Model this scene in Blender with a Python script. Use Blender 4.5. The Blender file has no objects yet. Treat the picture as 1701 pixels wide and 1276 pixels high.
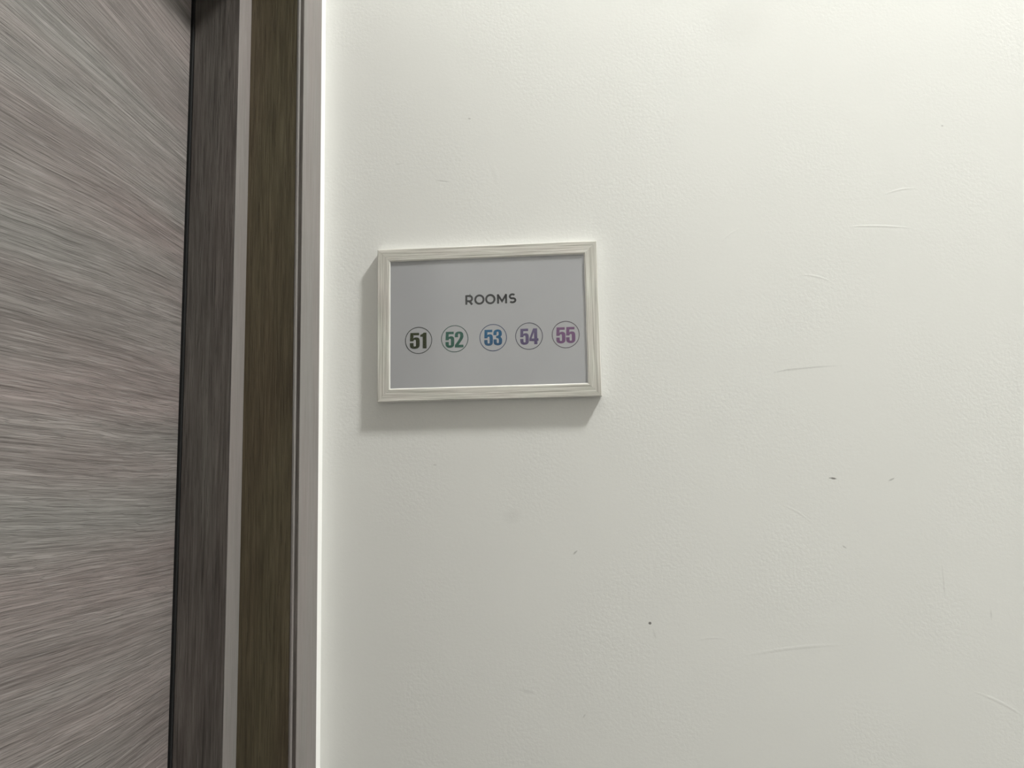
import bpy, bmesh, math, random
from mathutils import Vector, Matrix

# ------------------------------------------------------------------ camera
S = bpy.context.scene
COL = S.collection
YAW, PITCH, ROLL = -0.07038962, 0.12860641, -0.02434492
CAM = Vector((0.36766, -1.13357, 1.45))
cy, sy = math.cos(YAW), math.sin(YAW)
fwd = Vector((sy*math.cos(PITCH), cy*math.cos(PITCH), math.sin(PITCH)))
rt = Vector((cy, -sy, 0))
up = rt.cross(fwd)
c_, s_ = math.cos(ROLL), math.sin(ROLL)
rt, up = c_*rt + s_*up, -s_*rt + c_*up
cd = bpy.data.cameras.new('camera')
cam = bpy.data.objects.new('camera', cd)
COL.objects.link(cam)
m3 = Matrix((rt, up, -fwd)).transposed()
cam.matrix_world = Matrix.Translation(CAM) @ m3.to_4x4()
cd.sensor_fit = 'HORIZONTAL'
cd.sensor_width = 36.0
cd.lens = 36.0*1277/1701
cd.clip_start = 0.02
S.camera = cam

# ------------------------------------------------------------------ colour management, world, lamps
S.view_settings.view_transform = 'Standard'
S.view_settings.look = 'None'
S.view_settings.gamma = 1
S.view_settings.use_curve_mapping = False
S.view_settings.exposure = 0.0

W = bpy.data.worlds.new('daylight')
S.world = W
W.use_nodes = True
bg = W.node_tree.nodes['Background']
bg.inputs['Color'].default_value = (0.80, 0.90, 1.0, 1)
bg.inputs['Strength'].default_value = 0.3

LAMP_POS = Vector((2.25, -0.90, 4.85))
LAMP_SIZE = (0.30, 0.30)
LAMP_TILT = math.radians(30)                          # floodlight tipped towards the door
LAMP_POWER = 188.0
ROOM = dict(x1=4.4, y0=-5.0, z1=5.0)
WIN = dict(y0=-2.5, y1=-0.95, z0=0.95, z1=2.35)      # window in the right-hand wall

def lamp(name, loc, size, power, color):
    l = bpy.data.lights.new(name, 'AREA')
    l.shape = 'RECTANGLE'; l.size, l.size_y = size
    l.energy = power; l.color = color
    o = bpy.data.objects.new(name, l); COL.objects.link(o)
    o.location = loc
    return o
flood = lamp('ceiling_flood_lamp', LAMP_POS, LAMP_SIZE, LAMP_POWER, (0.985, 0.985, 0.945))
flood.rotation_euler = (0, LAMP_TILT, 0)
day = lamp('window_daylight', (ROOM['x1']-0.03, (WIN['y0']+WIN['y1'])/2, (WIN['z0']+WIN['z1'])/2),
           (WIN['z1']-WIN['z0'], WIN['y1']-WIN['y0']), 1.5, (0.93, 0.97, 1.0))
day.rotation_euler = (0, math.radians(90), 0)         # daylight coming in at the window, pointing into the room (-x)

# ------------------------------------------------------------------ helpers
def link(name, me, mat=None, parent=None):
    o = bpy.data.objects.new(name, me)
    COL.objects.link(o)
    if mat: me.materials.append(mat)
    if parent: o.parent = parent
    return o

def bm_obj(name, bm, mat=None, parent=None, smooth=False):
    bmesh.ops.remove_doubles(bm, verts=bm.verts, dist=1e-7)
    bmesh.ops.recalc_face_normals(bm, faces=bm.faces)
    me = bpy.data.meshes.new(name)
    bm.to_mesh(me); bm.free()
    if smooth:
        for p in me.polygons: p.use_smooth = True
    return link(name, me, mat, parent)

def box(bm, a, b, bevel=0.0, seg=2):
    """axis aligned box a..b, optionally with rounded edges"""
    t = bmesh.new()
    bmesh.ops.create_cube(t, size=1.0)
    for v in t.verts:
        v.co = Vector(((a[i]+b[i])/2 + v.co[i]*(b[i]-a[i]) for i in range(3)))
    if bevel:
        bmesh.ops.bevel(t, geom=list(t.edges), offset=bevel, segments=seg, profile=0.5, affect='EDGES')
    me = bpy.data.meshes.new('tmp'); t.to_mesh(me); t.free()
    bm.from_mesh(me); bpy.data.meshes.remove(me)

def prism(bm, pts, w0, w1, tf=lambda u, v, w: (u, -w, v)):
    """solid between w0 and w1 from an outline in u,v"""
    t = bmesh.new()
    vs = [t.verts.new((u, v, 0)) for u, v in pts]
    f = t.faces.new(vs)
    t.normal_update()
    bmesh.ops.triangulate(t, faces=[f], ngon_method='EAR_CLIP')
    r = bmesh.ops.extrude_face_region(t, geom=list(t.faces))
    for g in r['geom']:
        if isinstance(g, bmesh.types.BMVert): g.co.z = 1.0
    for v in t.verts:
        u, vv, k = v.co
        v.co = tf(u, vv, w1 if k > 0.5 else w0)
    me = bpy.data.meshes.new('tmp'); t.to_mesh(me); t.free()
    bm.from_mesh(me); bpy.data.meshes.remove(me)

def props(o, label=None, cat=None, group=None, kind=None):
    for k, v in (('label', label), ('category', cat), ('group', group), ('kind', kind)):
        if v: o[k] = v
    return o

# ------------------------------------------------------------------ node helpers
class NT:
    def __init__(s, name):
        s.m = bpy.data.materials.new(name); s.m.use_nodes = True
        s.t = s.m.node_tree; s.t.nodes.clear()
        s.out = s.n('ShaderNodeOutputMaterial')
        s.b = s.n('ShaderNodeBsdfPrincipled')
        s.l(s.b.outputs[0], s.out.inputs['Surface'])
        s.tc = s.n('ShaderNodeTexCoord')
    def n(s, t, **k):
        x = s.t.nodes.new(t)
        for a, v in k.items(): setattr(x, a, v)
        return x
    def l(s, a, b): s.t.links.new(a, b)
    def put(s, sock, v):
        if isinstance(v, (int, float, tuple)): sock.default_value = v
        else: s.l(v, sock)
    def math(s, op, a, b=0.0, c=0.0, clamp=False):
        x = s.n('ShaderNodeMath', operation=op, use_clamp=clamp)
        s.put(x.inputs[0], a); s.put(x.inputs[1], b); s.put(x.inputs[2], c)
        return x.outputs[0]
    def vmath(s, op, a, b):
        x = s.n('ShaderNodeVectorMath', operation=op)
        s.put(x.inputs[0], a); s.put(x.inputs[1], b)
        return x.outputs[0]
    def noise(s, vec, scale=1.0, detail=2.0, rough=0.5, dist=0.0):
        x = s.n('ShaderNodeTexNoise')
        s.l(vec, x.inputs['Vector'])
        x.inputs['Scale'].default_value = scale; x.inputs['Detail'].default_value = detail
        x.inputs['Roughness'].default_value = rough; x.inputs['Distortion'].default_value = dist
        return x.outputs[0]
    def ramp(s, v, stops):
        x = s.n('ShaderNodeValToRGB'); e = x.color_ramp.elements
        while len(e) > 1: e.remove(e[-1])
        e[0].position = stops[0][0]; e[0].color = (*stops[0][1], 1)
        for p, c in stops[1:]:
            q = e.new(p); q.color = (*c, 1)
        s.l(v, x.inputs[0]); return x.outputs[0]
    def maprange(s, v, a, b, c=0.0, d=1.0):
        x = s.n('ShaderNodeMapRange'); s.l(v, x.inputs[0])
        for i, k in enumerate((a, b, c, d)): x.inputs[i+1].default_value = k
        return x.outputs[0]
    def mix(s, f, a, b, mode='MIX'):
        x = s.n('ShaderNodeMix', data_type='RGBA', blend_type=mode)
        s.put(x.inputs[0], f)
        for i, v in ((6, a), (7, b)):
            if isinstance(v, tuple): x.inputs[i].default_value = (*v[:3], 1)
            else: s.l(v, x.inputs[i])
        return x.outputs[2]
    def xyz(s, v):
        x = s.n('ShaderNodeSeparateXYZ'); s.l(v, x.inputs[0]); return x.outputs
    def vec(s, x, y, z):
        c = s.n('ShaderNodeCombineXYZ')
        for i, v in enumerate((x, y, z)): s.put(c.inputs[i], v)
        return c.outputs[0]
    def bump(s, h, strength, dist):
        x = s.n('ShaderNodeBump'); s.l(h, x.inputs['Height'])
        x.inputs['Strength'].default_value = strength; x.inputs['Distance'].default_value = dist
        s.l(x.outputs[0], s.b.inputs['Normal'])
    def P(s, **k):
        for a, v in k.items(): s.put(s.b.inputs[a.replace('_', ' ')], v)
        return s.m

def lin(r, g, b):
    f = lambda c: (c/255/12.92) if c/255 <= 0.04045 else ((c/255+0.055)/1.055)**2.4
    return (f(r), f(g), f(b))

def wood(name, c_dark, c_mid, c_light, tintA, tintB, along='z', warp=0.0, fine=420.0, contrast=1.0, bump=0.35, rough=0.55, broad=26.0, tint=0.5, stretch=14.0, hairs=0.6):
    """wood-look laminate; grain runs along the given axis of the object"""
    n = NT(name)
    X, Y, Z = n.xyz(n.tc.outputs['Object'])
    if along == 'z': a, c, e = Z, X, Y
    elif along == 'y': a, c, e = Y, Z, X
    else: a, c, e = X, Z, Y
    if warp:
        # slow swelling of the figure, as in a crown-cut board
        w1 = n.noise(n.vec(n.math('MULTIPLY', a, 1.3), n.math('MULTIPLY', c, 3.2), 3.1), 1.0, 1.0)
        w2 = n.noise(n.vec(n.math('MULTIPLY', a, 7.0), n.math('MULTIPLY', c, 22.0), 7.7), 1.0, 1.0)
        w3 = n.noise(n.vec(n.math('MULTIPLY', a, 26.0), n.math('MULTIPLY', c, 60.0), 1.7), 1.0, 1.0)
        c = n.math('ADD', c, n.math('MULTIPLY', n.math('SUBTRACT', w1, 0.5), warp))
        c = n.math('ADD', c, n.math('MULTIPLY', n.math('SUBTRACT', w2, 0.5), warp*0.09))
        c = n.math('ADD', c, n.math('MULTIPLY', n.math('SUBTRACT', w3, 0.5), warp*0.012))
    def lay(k, st, off=0.0, det=2.0, ro=0.5):
        return n.noise(n.vec(n.math('MULTIPLY', a, k/st), n.math('MULTIPLY', c, k), n.math('ADD', n.math('MULTIPLY', e, k), off)), 1.0, det, ro)
    if along == 'z':
        # vertical boards show the same grain on every face: both horizontal axes across the grain
        pass
    f1 = lay(fine, stretch*2.2, 0, 3.0, 0.6)
    f2 = lay(fine*0.42, stretch*1.5, 5.0, 2.0)
    b1 = lay(broad, stretch*0.45, 9.0, 2.0)
    b2 = lay(broad*0.45, stretch*0.5, 13.0, 1.0)
    t1 = lay(broad*0.8, stretch*0.5, 21.0, 1.0)
    g = n.math('ADD', n.math('MULTIPLY', f1, 0.42), n.math('MULTIPLY', f2, 0.33))
    g = n.math('ADD', g, n.math('MULTIPLY', b1, 0.25))
    g = n.math('ADD', n.math('MULTIPLY', n.math('SUBTRACT', g, 0.5), 2.4*contrast), 0.5, clamp=True)
    col = n.ramp(g, [(0.0, c_dark), (0.5, c_mid), (1.0, c_light)])
    tin = n.mix(n.maprange(t1, 0.38, 0.62), tintA, tintB)
    col = n.mix(tint, col, tin, 'MULTIPLY')
    col = n.mix(n.maprange(b2, 0.35, 0.65, 0.0, 0.25), col, c_dark)
    # open pores: short dark dashes
    p = lay(fine*1.25, stretch*1.6, 31.0, 1.0)
    pore = n.maprange(p, 0.64, 0.74)
    col = n.mix(n.math('MULTIPLY', pore, 0.45*contrast), col, c_dark)
    # hairline figure: thin dark lines that follow the grain
    hl = lay(fine*0.28, stretch*1.3, 41.0, 2.0)
    hair = n.maprange(n.math('ABSOLUTE', n.math('SUBTRACT', hl, 0.5)), 0.0, 0.016, 1.0, 0.0)
    hair = n.math('MULTIPLY', hair, n.maprange(b1, 0.35, 0.6))
    hl2 = lay(fine*0.5, stretch*1.6, 47.0, 1.0)
    hair2 = n.maprange(n.math('ABSOLUTE', n.math('SUBTRACT', hl2, 0.47)), 0.0, 0.02, 1.0, 0.0)
    hair = n.math('MAXIMUM', hair, n.math('MULTIPLY', hair2, 0.6))
    # short crisp pores, dark with a pale lower lip
    pz = lay(fine*0.85, stretch*1.1, 53.0, 1.0)
    dash = n.maprange(pz, 0.60, 0.66)
    lip = n.math('MULTIPLY', n.maprange(pz, 0.40, 0.34), 0.5)
    hair = n.math('MAXIMUM', hair, n.math('MULTIPLY', dash, 0.8))
    col = n.mix(n.math('MULTIPLY', lip, 0.6*hairs), col, c_light)
    col = n.mix(n.math('MULTIPLY', hair, 0.42*hairs, clamp=True), col, c_dark)
    h = n.math('ADD', n.math('MULTIPLY', f2, 0.6), n.math('MULTIPLY', f1, 0.5))
    h = n.math('SUBTRACT', h, n.math('MULTIPLY', hair, 0.3*hairs))
    h = n.math('SUBTRACT', h, n.math('MULTIPLY', pore, 0.35))
    n.bump(h, bump, 0.0012)
    return n.P(Base_Color=col, Roughness=rough, Specular_IOR_Level=0.3)

# ------------------------------------------------------------------ materials
M_LEAF = wood('grey_oak_laminate_leaf', (0.108, 0.099, 0.094), (0.202, 0.189, 0.182), (0.305, 0.290, 0.280),
              (1.0, 0.90, 0.89), (0.93, 0.95, 0.93), along='y', warp=0.05, fine=560, contrast=1.3, bump=0.7, tint=0.9, stretch=23, broad=15.0, hairs=1.15)
M_CASE = wood('grey_oak_laminate_casing', (0.175, 0.165, 0.158), (0.23, 0.218, 0.210), (0.285, 0.272, 0.262),
              (1.0, 0.93, 0.92), (0.96, 0.97, 0.95), along='z', fine=460, contrast=0.9, bump=0.3, tint=0.8, stretch=16)
M_JAMB = wood('shaded_brown_laminate_jamb', (0.050, 0.038, 0.024), (0.088, 0.072, 0.045), (0.135, 0.113, 0.074),
              (1.0, 0.94, 0.90), (0.97, 1.0, 0.93), along='z', fine=420, contrast=1.3, bump=0.45, tint=0.7, stretch=14)  # brown laminate, its tones darkened further with painted recess shade
M_STOP = wood('shaded_oak_laminate_stop', (0.056, 0.049, 0.046), (0.112, 0.101, 0.094), (0.175, 0.162, 0.150),
              (1.0, 0.93, 0.91), (0.99, 0.98, 0.94), along='z', fine=420, contrast=1.4, bump=0.45, tint=0.7, stretch=14)  # grey oak laminate with the shade of the recess painted in

def sign_wood(name, along):
    n = NT(name)
    X, Y, Z = n.xyz(n.tc.outputs['Object'])
    a, c = (X, Z) if along == 'x' else (Z, X)
    def lay(k, st, off):
        return n.noise(n.vec(n.math('MULTIPLY', a, k/st), n.math('MULTIPLY', c, k), off), 1.0, 2.0, 0.55)
    f = lay(640.0, 60.0, 0.3); g = lay(260.0, 22.0, 4.0); t = lay(40.0, 3.0, 8.0)
    v = n.math('ADD', n.math('MULTIPLY', f, 0.6), n.math('MULTIPLY', g, 0.4))
    v = n.math('ADD', n.math('MULTIPLY', n.math('SUBTRACT', v, 0.5), 2.8), 0.5, clamp=True)
    col = n.ramp(v, [(0, (0.40, 0.39, 0.36)), (0.5, (0.60, 0.588, 0.553)), (1, (0.76, 0.75, 0.715))])
    col = n.mix(0.5, col, n.mix(n.maprange(t, 0.35, 0.65), (1, 0.95, 0.92), (0.96, 1, 0.93)), 'MULTIPLY')
    n.bump(v, 0.35, 0.0008)
    return n.P(Base_Color=col, Roughness=0.5, Specular_IOR_Level=0.35)
M_BARH = sign_wood('whitewashed_wood_horizontal', 'x')
M_BARV = sign_wood('whitewashed_wood_vertical', 'z')

def paper():
    n = NT('matt_paper')
    f = n.noise(n.tc.outputs['Object'], 900.0, 2.0)
    b = n.noise(n.tc.outputs['Object'], 9.0, 1.0)
    col = n.mix(n.maprange(b, 0.3, 0.7), (0.555, 0.552, 0.575), (0.585, 0.582, 0.600))
    n.bump(f, 0.05, 0.0002)
    return n.P(Base_Color=col, Roughness=0.8, Specular_IOR_Level=0.1)
M_PAPER = paper()

def ink(name, top, bottom=None):
    n = NT(name)
    f = n.noise(n.tc.outputs['Object'], 700.0, 1.0)
    if bottom:
        Z = n.xyz(n.tc.outputs['Object'])[2]
        col = n.mix(n.maprange(Z, -0.038, -0.014), bottom, top)
    else:
        col = n.mix(0.0, top, top)
    col = n.mix(n.maprange(f, 0.3, 0.7, 0.0, 0.12), col, (0.4, 0.4, 0.4))
    return n.P(Base_Color=col, Roughness=0.8, Specular_IOR_Level=0.1)

def glass():
    n = NT('thin_acrylic_sheet')
    n.t.nodes.remove(n.b)
    tr = n.n('ShaderNodeBsdfTransparent'); tr.inputs[0].default_value = (0.965, 0.97, 0.97, 1)
    gl = n.n('ShaderNodeBsdfGlossy'); gl.inputs['Roughness'].default_value = 0.12
    fr = n.n('ShaderNodeFresnel'); fr.inputs[0].default_value = 1.45
    mx = n.n('ShaderNodeMixShader')
    ge = n.n('ShaderNodeNewGeometry')
    n.l(n.math('MULTIPLY', fr.outputs[0], n.math('SUBTRACT', 1.0, ge.outputs['Backfacing'])), mx.inputs[0]); n.l(tr.outputs[0], mx.inputs[1]); n.l(gl.outputs[0], mx.inputs[2])
    n.l(mx.outputs[0], n.out.inputs['Surface'])
    return n.m
M_GLASS = glass()

def plain(name, col, rough=0.6, var=0.04, scale=30.0, spec=0.3):
    n = NT(name)
    f = n.noise(n.tc.outputs['Object'], scale, 3.0)
    c2 = tuple(max(0, c*(1-var*2)) for c in col)
    return n.P(Base_Color=n.mix(f, c2, col), Roughness=rough, Specular_IOR_Level=spec)

# marks on the sign wall: x, z, half length, half height, angle(deg), softness, colour strength, bump strength
MARKS = [
    (0.718, 1.606, 0.042, 0.0013, 4, 0.9, 0.22, 0.0), (0.690, 1.6045, 0.018, 0.0010, 8, 0.9, 0.18, 0.0),
    (0.743, 1.446, 0.0045, 0.0014, -8, 0.5, 0.85, 0.0), (0.7385, 1.4466, 0.0018, 0.0009, 0, 0.5, 0.5, 0.0),
    (0.475, 1.249, 0.0022, 0.0020, 0, 0.5, 0.9, 0.0), (0.481, 1.233, 0.0012, 0.0060, 15, 0.9, 0.16, 0.0),
    (0.823, 1.4425, 0.0045, 0.0012, 25, 0.6, 0.4, 0.0), (0.373, 1.349, 0.0040, 0.0013, 42, 0.6, 0.4, 0.0),
    (0.751, 1.350, 0.0035, 0.0012, -40, 0.7, 0.3, 0.0), (0.283, 1.402, 0.012, 0.010, 20, 1.0, 0.06, 0.0),
    (0.652, 2.152, 0.052, 0.042, 0, 0.8, 0.055, 0.0),
    (0.881, 1.302, 0.0009, 0.020, 0, 0.8, 0.14, 0.0), (0.940, 1.255, 0.0012, 0.006, 0, 0.9, 0.18, 0.0),
    (0.378, 1.124, 0.0035, 0.0010, 55, 0.8, 0.25, 0.0), (0.300, 1.158, 0.011, 0.003, -12, 1.0, 0.10, 0.3),
    (0.187, 1.918, 0.010, 0.0011, -10, 0.8, 0.22, -0.3), (0.231, 2.018, 0.0022, 0.0013, -20, 0.6, 0.35, 0.0),
    (0.170, 1.480, 0.003, 0.0010, 0, 0.8, 0.25, 0.0), (0.118, 1.950, 0.008, 0.0010, 5, 0.8, 0.12, 0.0),
    (0.871, 1.868, 0.020, 0.0016, 9, 0.8, 0.04, 0.8), (0.836, 1.814, 0.040, 0.0015, -4, 0.8, 0.03, 0.9),
    (0.941, 1.964, 0.0018, 0.0018, 0, 0.5, 0.25, 0.4), (0.740, 1.742, 0.018, 0.0016, -15, 0.8, 0.03, 0.7),
    (0.620, 1.812, 0.014, 0.0014, 35, 0.8, 0.03, 0.6), (0.667, 1.213, 0.060, 0.0022, 6, 0.9, 0.04, 0.6),
    (0.560, 1.228, 0.016, 0.0014, 2, 0.9, 0.05, 0.5), (0.940, 1.140, 0.030, 0.002, -28, 0.8, 0.03, 0.7),
    (0.270, 1.925, 0.004, 0.016, 12, 0.9, 0.02, 0.5), (0.690, 1.400, 0.018, 0.0016, -33, 0.9, 0.03, 0.5),
]
def wall_paint():
    n = NT('white_wall_paint')
    O = n.tc.outputs['Object']
    X, Y, Z = n.xyz(O)
    big = n.noise(O, 2.2, 2.0)
    roll = n.noise(O, 210.0, 3.0, 0.6)
    trow = n.noise(O, 38.0, 3.0, 0.55, 0.6)
    patch = n.maprange(n.noise(O, 5.5, 2.0), 0.42, 0.62)
    col = n.mix(big, (0.735, 0.737, 0.712), (0.765, 0.767, 0.745))
    wob = n.noise(O, 320.0, 2.0)
    h = n.math('ADD', n.math('MULTIPLY', n.math('MULTIPLY', roll, patch), 0.5), n.math('MULTIPLY', trow, 0.22))
    h = n.math('ADD', h, n.math('MULTIPLY', roll, 0.25))
    for (mx, mz, rx, rz, ang, soft, cs, bs) in MARKS:
        a = math.radians(ang); ca, sa = math.cos(a), math.sin(a)
        dx = n.math('SUBTRACT', X, mx); dz = n.math('SUBTRACT', Z, mz)
        u = n.math('MULTIPLY_ADD', dx, ca/rx, n.math('MULTIPLY', dz, sa/rx))
        v = n.math('MULTIPLY_ADD', dz, ca/rz, n.math('MULTIPLY', dx, -sa/rz))
        # long marks bow slightly
        if max(rx, rz) > 0.012 and min(rx, rz) < 0.004:
            v = n.math('ADD', v, n.math('MULTIPLY', n.math('MULTIPLY', u, u), 1.1)) if rx > rz else v
        d = n.math('SQRT', n.math('ADD', n.math('MULTIPLY', u, u), n.math('MULTIPLY', v, v)))
        d = n.math('ADD', d, n.math('MULTIPLY', n.math('SUBTRACT', wob, 0.5), 0.7))
        msk = n.maprange(d, 1.0+soft*0.35, 1.0-soft*0.75)
        if cs: col = n.mix(n.math('MULTIPLY', msk, cs), col, (0.13, 0.125, 0.115))
        if bs: h = n.math('ADD', h, n.math('MULTIPLY', msk, bs*0.5))
    n.bump(h, 0.6, 0.0006)
    return n.P(Base_Color=col, Roughness=0.65, Specular_IOR_Level=0.25)
M_WALL = wall_paint()
M_WALL2 = plain('white_wall_paint_plain', (0.90, 0.90, 0.88), 0.7, 0.01, 4.0)
M_WALL3 = plain('beige_wall_paint', (0.58, 0.56, 0.53), 0.7, 0.01, 4.0)
M_CEIL = plain('ceiling_paint', (0.82, 0.82, 0.80), 0.8, 0.01, 4.0)
M_FOIL_AND_LIT_LIP = plain('white_foil_and_lit_lip', (0.80, 0.79, 0.76), 0.3, 0.01, 50.0, 0.6)
M_DARK = plain('black_gap_shade', (0.012, 0.012, 0.012), 0.8)  # shade colour for the gap at the door leaf
M_METAL = plain('white_powder_coat', (0.75, 0.75, 0.75), 0.4)

def floor_mat():
    n = NT('grey_floor_tile')
    br = n.n('ShaderNodeTexBrick'); n.l(n.tc.outputs['Object'], br.inputs['Vector'])
    br.offset = 0.0
    for k, v in (('Scale', 1.0), ('Mortar Size', 0.004), ('Brick Width', 0.6), ('Row Height', 0.6)):
        br.inputs[k].default_value = v
    br.inputs['Color1'].default_value = (0.24, 0.235, 0.23, 1)
    br.inputs['Color2'].default_value = (0.21, 0.205, 0.20, 1)
    br.inputs['Mortar'].default_value = (0.2, 0.2, 0.19, 1)
    return n.P(Base_Color=br.outputs[0], Roughness=0.35)

# ------------------------------------------------------------------ room shell
# corner of the two walls is x = 0, y = 0; sign wall in the plane y = 0, door wall in the plane x = 0
T = 0.16
X1, Y0, Z1 = ROOM['x1'], ROOM['y0'], ROOM['z1']
def slab(name, mat, *boxes, kind='structure', bevel=0.0):
    bm = bmesh.new()
    for a, b in boxes: box(bm, a, b, bevel)
    return props(bm_obj(name, bm, mat), kind=kind)

slab('wall_back', M_WALL, ((-T, 0, 0), (X1+T, 0.12, Z1)))
DOOR_Y0, DOOR_Y1, DOOR_Z = -0.9895, -0.1046, 2.2595      # rough opening in the door wall
slab('wall_left', M_WALL2,
     ((-T, DOOR_Y1, 0), (0, 0, Z1)), ((-T, Y0, 0), (0, DOOR_Y0, Z1)), ((-T, DOOR_Y0, DOOR_Z), (0, DOOR_Y1, Z1)))
slab('wall_right', M_WALL3,
     ((X1, Y0, 0), (X1+T, WIN['y0'], Z1)), ((X1, WIN['y1'], 0), (X1+T, 0, Z1)),
     ((X1, WIN['y0'], 0), (X1+T, WIN['y1'], WIN['z0'])), ((X1, WIN['y0'], WIN['z1']), (X1+T, WIN['y1'], Z1)))
slab('wall_front', M_WALL3, ((-T, Y0-0.12, 0), (X1+T, Y0, Z1)))
slab('floor', floor_mat(), ((-T-0.3, Y0-0.12, -0.1), (X1+T, 0.12, 0)))
slab('ceiling', M_CEIL, ((-T, Y0-0.12, Z1), (X1+T, 0.12, Z1+0.1)))

# window in the right-hand wall, behind the photographer's shoulder
bm = bmesh.new()
wy0, wy1, wz0, wz1 = WIN['y0'], WIN['y1'], WIN['z0'], WIN['z1']
xa, xb = X1+0.05, X1+0.11
box(bm, (xa, wy0, wz0), (xb, wy0+0.05, wz1), 0.004); box(bm, (xa, wy1-0.05, wz0), (xb, wy1, wz1), 0.004)
box(bm, (xa, wy0+0.05, wz0), (xb, wy1-0.05, wz0+0.05), 0.004); box(bm, (xa, wy0+0.05, wz1-0.05), (xb, wy1-0.05, wz1), 0.004)
box(bm, (xa, (wy0+wy1)/2-0.03, wz0+0.05), (xb, (wy0+wy1)/2+0.03, wz1-0.05), 0.004)
win = props(bm_obj('window_1', bm, M_METAL), kind='structure')
bm = bmesh.new()
box(bm, (X1+0.078, wy0+0.05, wz0+0.05), (X1+0.084, (wy0+wy1)/2-0.03, wz1-0.05))
box(bm, (X1+0.078, (wy0+wy1)/2+0.03, wz0+0.05), (X1+0.084, wy1-0.05, wz1-0.05))
bm_obj('pane', bm, M_GLASS, win)

# ------------------------------------------------------------------ door, lining and casing
CASE_Y0, CASE_Y1 = -0.1133, -0.0334      # casing board (faces the room)
JY = -0.1191                             # face of the lining inside the opening
XS = -0.0717                             # front of the stop
SY = -0.1587                             # face of the stop
XL = -0.1385                             # front of the leaf
LY1 = -0.1654                            # edge of the leaf on the corner side
HZ, SZ = 2.245, 2.200                    # head of lining, head of stop
NY = -0.9750                             # near side of the opening
PL = XL - 0.05

def trim(name, mat, pieces, label, cat):
    bm = bmesh.new()
    for a, b in pieces: box(bm, a, b, 0.0012, 2)
    return props(bm_obj(name, bm, mat), label, cat, kind='structure')

# casing around the opening: one board beside the corner, one head board, one near board
casing = trim('trim_1', M_CASE, [
    ((-0.002, CASE_Y0, 0), (0.0052, CASE_Y1, HZ+0.0862)),
    ((-0.002, NY+0.0058-0.0862, 0), (0.0052, NY-0.0, HZ+0.0862))],
    'flat light grey wood-grain casing board beside the corner with the white wall', 'door casing')
bm = bmesh.new(); box(bm, (-0.002, NY, HZ+0.0058), (0.0050, CASE_Y0, HZ+0.0862), 0.0012)
bm_obj('casing_head', bm, M_CASE, casing)

bm = bmesh.new(); box(bm, (0.0003, CASE_Y0-0.0006, 0), (0.0047, CASE_Y0+0.0004, HZ+0.005))  # added dark strip, paints the shade line beside the casing
props(bm_obj('shade_line', bm, M_STOP, casing), 'dark strip painting the shade along the inner edge of the casing')

# lining: deep board inside the opening
lining = trim('trim_2', M_JAMB, [
    ((PL, JY+0.0004, 0), (-0.0032, JY+0.014, HZ+0.014)),
    ((PL, NY-0.014, 0), (-0.0032, NY, HZ+0.014))],
    'olive-brown wood-grain lining board, darkened with painted shade, inside the door opening, next to the casing', 'door lining')
bm = bmesh.new(); box(bm, (PL, NY, HZ), (-0.0032, JY, HZ+0.014), 0.001)
bm_obj('lining_head', bm, M_JAMB, lining)
bm = bmesh.new(); box(bm, (-0.0034, JY, 0), (0.0, JY+0.0075, HZ+0.006), 0.0008)
box(bm, (-0.0034, NY-0.0075, 0), (0.0, NY, HZ+0.006), 0.0008)
props(bm_obj('edge_band', bm, M_CASE, lining), 'thin pale edge strip of the brown lining board')

# stop: thicker board deeper in the opening, shade painted dark, front edge left pale
stop = trim('trim_3', M_STOP, [
    ((XL+0.0015, SY, 0), (XS-0.0008, JY-0.0004, SZ)),
    ((XL+0.0015, NY+0.0004, 0), (XS-0.0008, NY+0.0396, SZ))],
    'wood-grain door stop, recess shade painted dark grey, between the door leaf and the pale strip', 'door stop')
bm = bmesh.new(); box(bm, (XL+0.0015, NY, SZ), (XS-0.0008, JY, HZ), 0.001)
bm_obj('stop_head', bm, M_STOP, stop)
bm = bmesh.new(); box(bm, (XS-0.0009, SY-0.0002, 0), (XS, JY, SZ), 0.0004)
box(bm, (XS-0.0009, NY, 0), (XS, NY+0.0398, SZ), 0.0004)
box(bm, (XS-0.0009, NY, SZ), (XS, JY, HZ), 0.0004)
props(bm_obj('edge_band', bm, M_CASE, stop), 'pale grey wood-grain front edge of the shade-painted stop')
bm = bmesh.new(); box(bm, (PL, LY1+0.0028, 0), (XL+0.0014, JY, HZ))  # black block paints the shade of the gap beside the leaf
props(bm_obj('gap_shade', bm, M_DARK, stop), 'black filler painting the shade in the gap beside the door leaf')

# leaf
bm = bmesh.new()
box(bm, (XL-0.042, NY+0.046, 0.006), (XL, LY1, SZ+0.03), 0.0010, 2)
door = props(bm_obj('door_1', bm, M_LEAF), 'grey wood-grain door leaf with sideways grain, set back in its opening', 'door', kind='structure')
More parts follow.
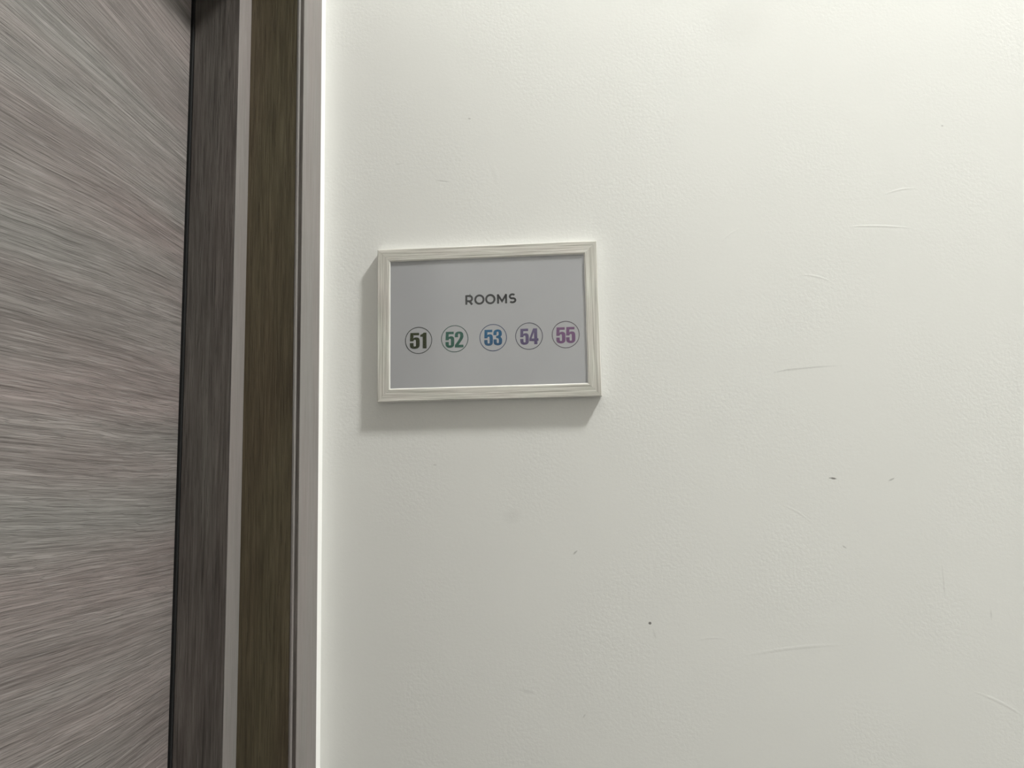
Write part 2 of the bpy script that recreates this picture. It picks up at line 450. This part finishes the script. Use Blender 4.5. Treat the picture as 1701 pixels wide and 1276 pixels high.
# lever handle on the near side of the leaf (left of the picture's edge)
hb = bmesh.new()
hc = Vector((XL, NY+0.046+0.06, 1.02))
r = bmesh.ops.create_cone(hb, cap_ends=True, segments=32, radius1=0.026, radius2=0.025, depth=0.008,
                          matrix=Matrix.Translation(hc+Vector((0.004, 0, 0))) @ Matrix.Rotation(math.pi/2, 4, 'Y'))
bmesh.ops.create_cone(hb, cap_ends=True, segments=24, radius1=0.010, radius2=0.009, depth=0.045,
                      matrix=Matrix.Translation(hc+Vector((0.028, 0, 0))) @ Matrix.Rotation(math.pi/2, 4, 'Y'))
box(hb, (hc.x+0.043, hc.y-0.010, hc.z-0.009), (hc.x+0.057, hc.y+0.125, hc.z+0.009), 0.005, 3)
n = NT('satin_steel'); M_STEEL = n.P(Base_Color=(0.55, 0.55, 0.54, 1), Metallic=1.0, Roughness=0.32)
bm_obj('handle', hb, M_STEEL, door)

# ------------------------------------------------------------------ framed room sign
sign = bpy.data.objects.new('picture_frame', None)
COL.objects.link(sign)
sign.location = (0.25369, 0.0, 1.69111)
sign.rotation_euler = (0, math.radians(0.263), 0)
props(sign, 'whitewashed wooden frame on the white wall, its grey sheet listing rooms 51 to 55', 'picture frame')
FW, FH, FB, FD = 0.3330, 0.2339, 0.01966, 0.0128

def bar(side):
    """mitred frame bar; s runs from the outer edge inwards, w away from the wall"""
    prof = [(0, 0.0008), (0, FD-0.0009), (0.0003, FD-0.0003), (0.0009, FD), (FB-0.0022, FD), (FB-0.0009, FD-0.0005), (FB, FD-0.0013),
            (FB, FD-0.0016), (FB-0.006, FD-0.0016), (FB-0.006, 0.0008)]
    bm = bmesh.new()
    L = (FW if side in 'tb' else FH)/2
    H = (FH if side in 'tb' else FW)/2
    ends = []
    for sg in (-1, 1):
        ring = []
        for s, w in prof:
            a = sg*(L-s-0.00006); b = H-s
            u, v = {'t': (a, b), 'b': (a, -b), 'l': (-b, a), 'r': (b, a)}[side]
            ring.append(bm.verts.new((u, -w, v)))
        ends.append(ring)
    k = len(prof)
    for i in range(k):
        bm.faces.new((ends[0][i], ends[0][(i+1) % k], ends[1][(i+1) % k], ends[1][i]))
    bm.faces.new(ends[0]); bm.faces.new(list(reversed(ends[1])))
    for f in bm.faces:                      # outer edge is plain white foil; inner lip whitened to paint its lit line
        if len(f.verts) == 4 and all(abs(max(abs(v.co.x)-FW/2, abs(v.co.z)-FH/2)+FB) < 0.0012 for v in f.verts):
            f.material_index = 1
        if all(abs(abs(v.co.x)-FW/2) < 0.0004 for v in f.verts) or all(abs(abs(v.co.z)-FH/2) < 0.0004 for v in f.verts):
            f.material_index = 1
    o = bm_obj('frame_bar', bm, M_BARH if side in 'tb' else M_BARV, sign)
    o.data.materials.append(M_FOIL_AND_LIT_LIP)
    return o
for s in 'tblr': bar(s)

iw, ih = FW/2-FB+0.005, FH/2-FB+0.005
WG = FD-0.0016                      # front of the sheet of acrylic
bm = bmesh.new(); box(bm, (-iw, -WG+0.0001, -ih), (iw, -WG+0.0006, ih))
bm_obj('glazing', bm, M_GLASS, sign)
WP = WG-0.0009                      # front of the paper
bm = bmesh.new(); box(bm, (-iw, -WP, -ih), (iw, -WP+0.0003, ih))
sheet = bm_obj('paper_sheet', bm, M_PAPER, sign)
bm = bmesh.new(); box(bm, (-iw, -WP+0.0004, -ih), (iw, -0.003, ih))
bm_obj('backing_board', bm, plain('brown_hardboard', (0.16, 0.10, 0.06), 0.8), sign)
I0, I1 = WP-0.00005, WP+0.00012     # printed marks sit on the sheet

M_TXT = ink('dark_grey_ink', (0.052, 0.052, 0.054))
def ring(bm, cx, cz, r, t, seg=72):
    o = [(cx+r*math.cos(2*math.pi*i/seg), cz+r*math.sin(2*math.pi*i/seg)) for i in range(seg)]
    n_ = [(cx+(r-t)*math.cos(2*math.pi*i/seg), cz+(r-t)*math.sin(2*math.pi*i/seg)) for i in range(seg)]
    vo = [bm.verts.new((u, -I1, v)) for u, v in o]; vi = [bm.verts.new((u, -I1, v)) for u, v in n_]
    bo = [bm.verts.new((u, -I0, v)) for u, v in o]; bi = [bm.verts.new((u, -I0, v)) for u, v in n_]
    for i in range(seg):
        j = (i+1) % seg
        for q in ((vo[i], vo[j], vi[j], vi[i]), (bo[i], bi[i], bi[j], bo[j]), (vo[i], bo[i], bo[j], vo[j]), (vi[i], vi[j], bi[j], bi[i])):
            bm.faces.new(q)

def smooth_closed(pts, it=1):
    """round the corners a little (Chaikin) except marked-square ones"""
    for _ in range(it):
        out = []
        k = len(pts)
        for i, p in enumerate(pts):
            if len(p) == 3: out.append(p); continue
            a, b = pts[i-1], pts[(i+1) % k]
            out.append((p[0]*0.75+a[0]*0.25, p[1]*0.75+a[1]*0.25)); out.append((p[0]*0.75+b[0]*0.25, p[1]*0.75+b[1]*0.25))
        pts = out
    return [(p[0], p[1]) for p in pts]
Q = 1   # third item marks a square corner
DIG = {
 '5': ([[(0.03, 1, Q), (0.51, 1, Q), (0.51, .845, Q), (.205, .845, Q), (.20, .665, Q), (.25, .70), (.30, .715), (.38, .715), (.47, .69), (.525, .62), (.54, .52),
         (.54, .22), (.52, .11), (.45, .03), (.34, -.01), (.20, -.01), (.09, .03), (.02, .11), (0, .22), (0, .36, Q), (.205, .36, Q), (.205, .20),
         (.215, .15), (.27, .135), (.325, .15), (.335, .20), (.335, .50), (.325, .55), (.27, .565), (.215, .55), (.205, .47, Q), (.005, .47, Q)]], .54),
 '1': ([[(.13, 0, Q), (.34, 0, Q), (.34, 1, Q), (.18, 1, Q), (.13, .93), (.0, .865, Q), (0, .74, Q), (.13, .74, Q)]], .34),
 '2': ([[(0, .64, Q), (0, .74), (.02, .88), (.1, .97), (.27, 1.01), (.43, .97), (.51, .88), (.53, .74), (.53, .66), (.49, .54), (.40, .40), (.235, .16, Q),
         (.52, .16, Q), (.52, 0, Q), (0, 0, Q), (0, .15, Q), (.2, .42), (.3, .58), (.33, .68), (.33, .78), (.31, .85), (.265, .865), (.215, .85), (.2, .78), (.2, .64, Q)]], .53),
 '3': ([[(0, .65, Q), (0, .76), (.02, .89), (.1, .97), (.27, 1.01), (.43, .97), (.51, .88), (.53, .76), (.53, .70), (.50, .59), (.43, .53), (.51, .46),
         (.54, .37), (.54, .24), (.52, .11), (.44, .03), (.27, -.01), (.1, .03), (.02, .11), (0, .24), (0, .38, Q), (.2, .38, Q), (.2, .22), (.215, .15),
         (.27, .135), (.32, .15), (.335, .22), (.335, .36), (.31, .43), (.25, .46), (.17, .46, Q), (.17, .60, Q), (.25, .60), (.31, .63), (.33, .69),
         (.33, .78), (.315, .85), (.27, .865), (.215, .85), (.2, .78), (.2, .65, Q)]], .54),
 '4': ([[(.30, 0, Q), (.50, 0, Q), (.50, 1, Q), (.30, 1, Q)], [(0, .37, Q), (.14, .37, Q), (.30, .76, Q), (.30, 1, Q), (.25, 1, Q)],
        [(0, .21, Q), (.30, .21, Q), (.30, .37, Q), (0, .37, Q)], [(.50, .21, Q), (.57, .21, Q), (.57, .37, Q), (.50, .37, Q)]], .57),
}
def number(name, txt, cx, cz, h, width, mat, tilt):
    bm = bmesh.new()
    tot = sum(DIG[c][1] for c in txt) + 0.035*(len(txt)-1)
    sx = width/tot; x = -width/2
    ct, st = math.cos(tilt), math.sin(tilt)
    for ch in txt:
        polys, wd = DIG[ch]
        for p in polys:
            pts = []
            for (u, v) in smooth_closed(p, 1):
                a, b = x+u*sx, (v-0.5)*h
                pts.append((cx+a*ct-b*st, cz+a*st+b*ct))
            prism(bm, pts, I0, I1)
        x += (wd+0.035)*sx
    return bm_obj(name, bm, mat, sheet)

TILT = math.radians(0.0)
NUMS = [  # text, ring centre u v, digits centre u v, digits width, colours
 ('51', -0.1041, -0.0253, -0.1047, -0.0257, 0.0254, (0.058, 0.068, 0.030), (0.050, 0.058, 0.032), (0.055, 0.060, 0.058)),
 ('52', -0.0494, -0.0246, -0.0498, -0.0258, 0.0272, (0.022, 0.130, 0.095), (0.012, 0.120, 0.075), (0.030, 0.085, 0.070)),
 ('53', 0.0084, -0.0248, 0.0084, -0.0247, 0.0268, (0.020, 0.150, 0.320), (0.018, 0.095, 0.215), (0.050, 0.075, 0.170)),
 ('54', 0.0620, -0.0243, 0.0623, -0.0249, 0.0272, (0.175, 0.140, 0.260), (0.145, 0.110, 0.225), (0.105, 0.100, 0.140)),
 ('55', 0.1164, -0.0238, 0.1164, -0.0246, 0.0282, (0.265, 0.140, 0.275), (0.220, 0.115, 0.240), (0.140, 0.115, 0.145)),
]
for txt, rx, rz, dx, dz, wd, c1, c2, cr in NUMS:
    bm = bmesh.new(); ring(bm, rx, rz, 0.0205, 0.00105)
    props(bm_obj('number_ring', bm, ink('ring_ink_'+txt, cr), sheet), 'thin printed ring around the number '+txt)
    props(number('room_number', txt, dx, dz, 0.0240, wd, ink('number_ink_'+txt, c1, c2), TILT), 'printed bold number '+txt)

def stroke(bm, pts, w):
    """constant-width flat stroke through pts (mitred, butt ends)"""
    L, R_ = [], []
    k = len(pts)
    for i in range(k):
        p = Vector(pts[i])
        d0 = (p-Vector(pts[i-1])).normalized() if i else None
        d1 = (Vector(pts[i+1])-p).normalized() if i < k-1 else None
        if d0 is None: nn = Vector((-d1.y, d1.x)); s = 1
        elif d1 is None: nn = Vector((-d0.y, d0.x)); s = 1
        else:
            n0, n1 = Vector((-d0.y, d0.x)), Vector((-d1.y, d1.x))
            nn = (n0+n1).normalized(); s = 1/max(0.35, nn.dot(n0))
        L.append(p+nn*s*w/2); R_.append(p-nn*s*w/2)
    for i in range(k-1):
        prism(bm, [tuple(L[i]), tuple(L[i+1]), tuple(R_[i+1]), tuple(R_[i])], I0, I1)
def arc(cx, cz, rx, rz, a0, a1, k=14):
    return [(cx+rx*math.cos(math.radians(a0+(a1-a0)*i/k)), cz+rz*math.sin(math.radians(a0+(a1-a0)*i/k))) for i in range(k+1)]

def heading():
    bm = bmesh.new()
    H = 0.0146; K = 0.0768/5.31          # cap height, unit width
    ux, uz = -0.0325, 0.0340-H/2
    P = lambda pts: [(ux+u*K, uz+v*H) for u, v in pts]
    w = 0.205*H
    # R
    stroke(bm, P([(0.09, 0), (0.09, 1)]), w)
    stroke(bm, P([(0.09, .915), (0.45, .915)]+arc(0.45, .64, .24, .275, 90, -90)+[(0.09, .365)]), w)
    stroke(bm, P([(0.42, .36), (0.70, 0.0)]), w*1.1)
    # O O
    for cx in (1.46, 2.60):
        stroke(bm, P(arc(cx, .5, .435, .435, 0, 360, 40)), w)
    # M
    stroke(bm, P([(3.40, 0), (3.40, .97)]), w); stroke(bm, P([(4.24, 0), (4.24, .97)]), w)
    stroke(bm, P([(3.36, .97), (3.82, .25), (4.28, .97)]), w*0.95)
    # S
    stroke(bm, P(arc(4.90, .70, .27, .225, 38, 180, 10)+arc(4.90, .70, .27, .2, 190, 262, 5)
                 + arc(4.90, .31, .30, .21, 82, 10, 5)+arc(4.90, .31, .30, .225, 0, -142, 10)), w)
    return props(bm_obj('heading', bm, M_TXT, sheet), 'dark grey heading ROOMS in capitals')
heading()

# ------------------------------------------------------------------ ceiling fitting above and to the right of the sign
lx, ly, lz = LAMP_POS
sx, sy_ = LAMP_SIZE
cl = bpy.data.objects.new('ceiling_light', None); COL.objects.link(cl)
cl.location = (lx, ly, Z1)
props(cl, 'square ceiling floodlight on a short stem, tipped towards the door', 'ceiling light')
a, b = sx/2+0.02, sy_/2+0.02
ROT = Matrix.Translation((0, 0, lz-Z1)) @ Matrix.Rotation(LAMP_TILT, 4, 'Y')
def tipped(bm):
    bmesh.ops.transform(bm, matrix=ROT, verts=bm.verts); return bm
bm = bmesh.new()
for p, q in (((-a, -b, -0.004), (-a+0.02, b, 0.05)), ((a-0.02, -b, -0.004), (a, b, 0.05)), ((-a+0.02, -b, -0.004), (a-0.02, -b+0.02, 0.05)),
             ((-a+0.02, b-0.02, -0.004), (a-0.02, b, 0.05)), ((-a, -b, 0.042), (a, b, 0.062))):
    box(bm, p, q, 0.002)
bm_obj('housing', tipped(bm), M_METAL, cl)
n = NT('lit_diffuser')
n.b.inputs['Emission Color'].default_value = (0.985, 0.985, 0.945, 1); n.b.inputs['Emission Strength'].default_value = 3.0
M_DIFF = n.P(Base_Color=(0.8, 0.8, 0.78, 1))
bm = bmesh.new(); box(bm, (-a+0.02, -b+0.02, 0.006), (a-0.02, b-0.02, 0.010))
bm_obj('diffuser', tipped(bm), M_DIFF, cl)
bm = bmesh.new()
top = ROT @ Vector((0, 0, 0.058))
bmesh.ops.create_cone(bm, cap_ends=True, segments=24, radius1=0.012, radius2=0.012, depth=-top.z+0.004, matrix=Matrix.Translation((top.x, 0, (top.z-0.004)/2)))
bmesh.ops.create_cone(bm, cap_ends=True, segments=32, radius1=0.045, radius2=0.05, depth=0.02, matrix=Matrix.Translation((top.x, 0, -0.0101)))
bm_obj('stem', bm, M_METAL, cl)
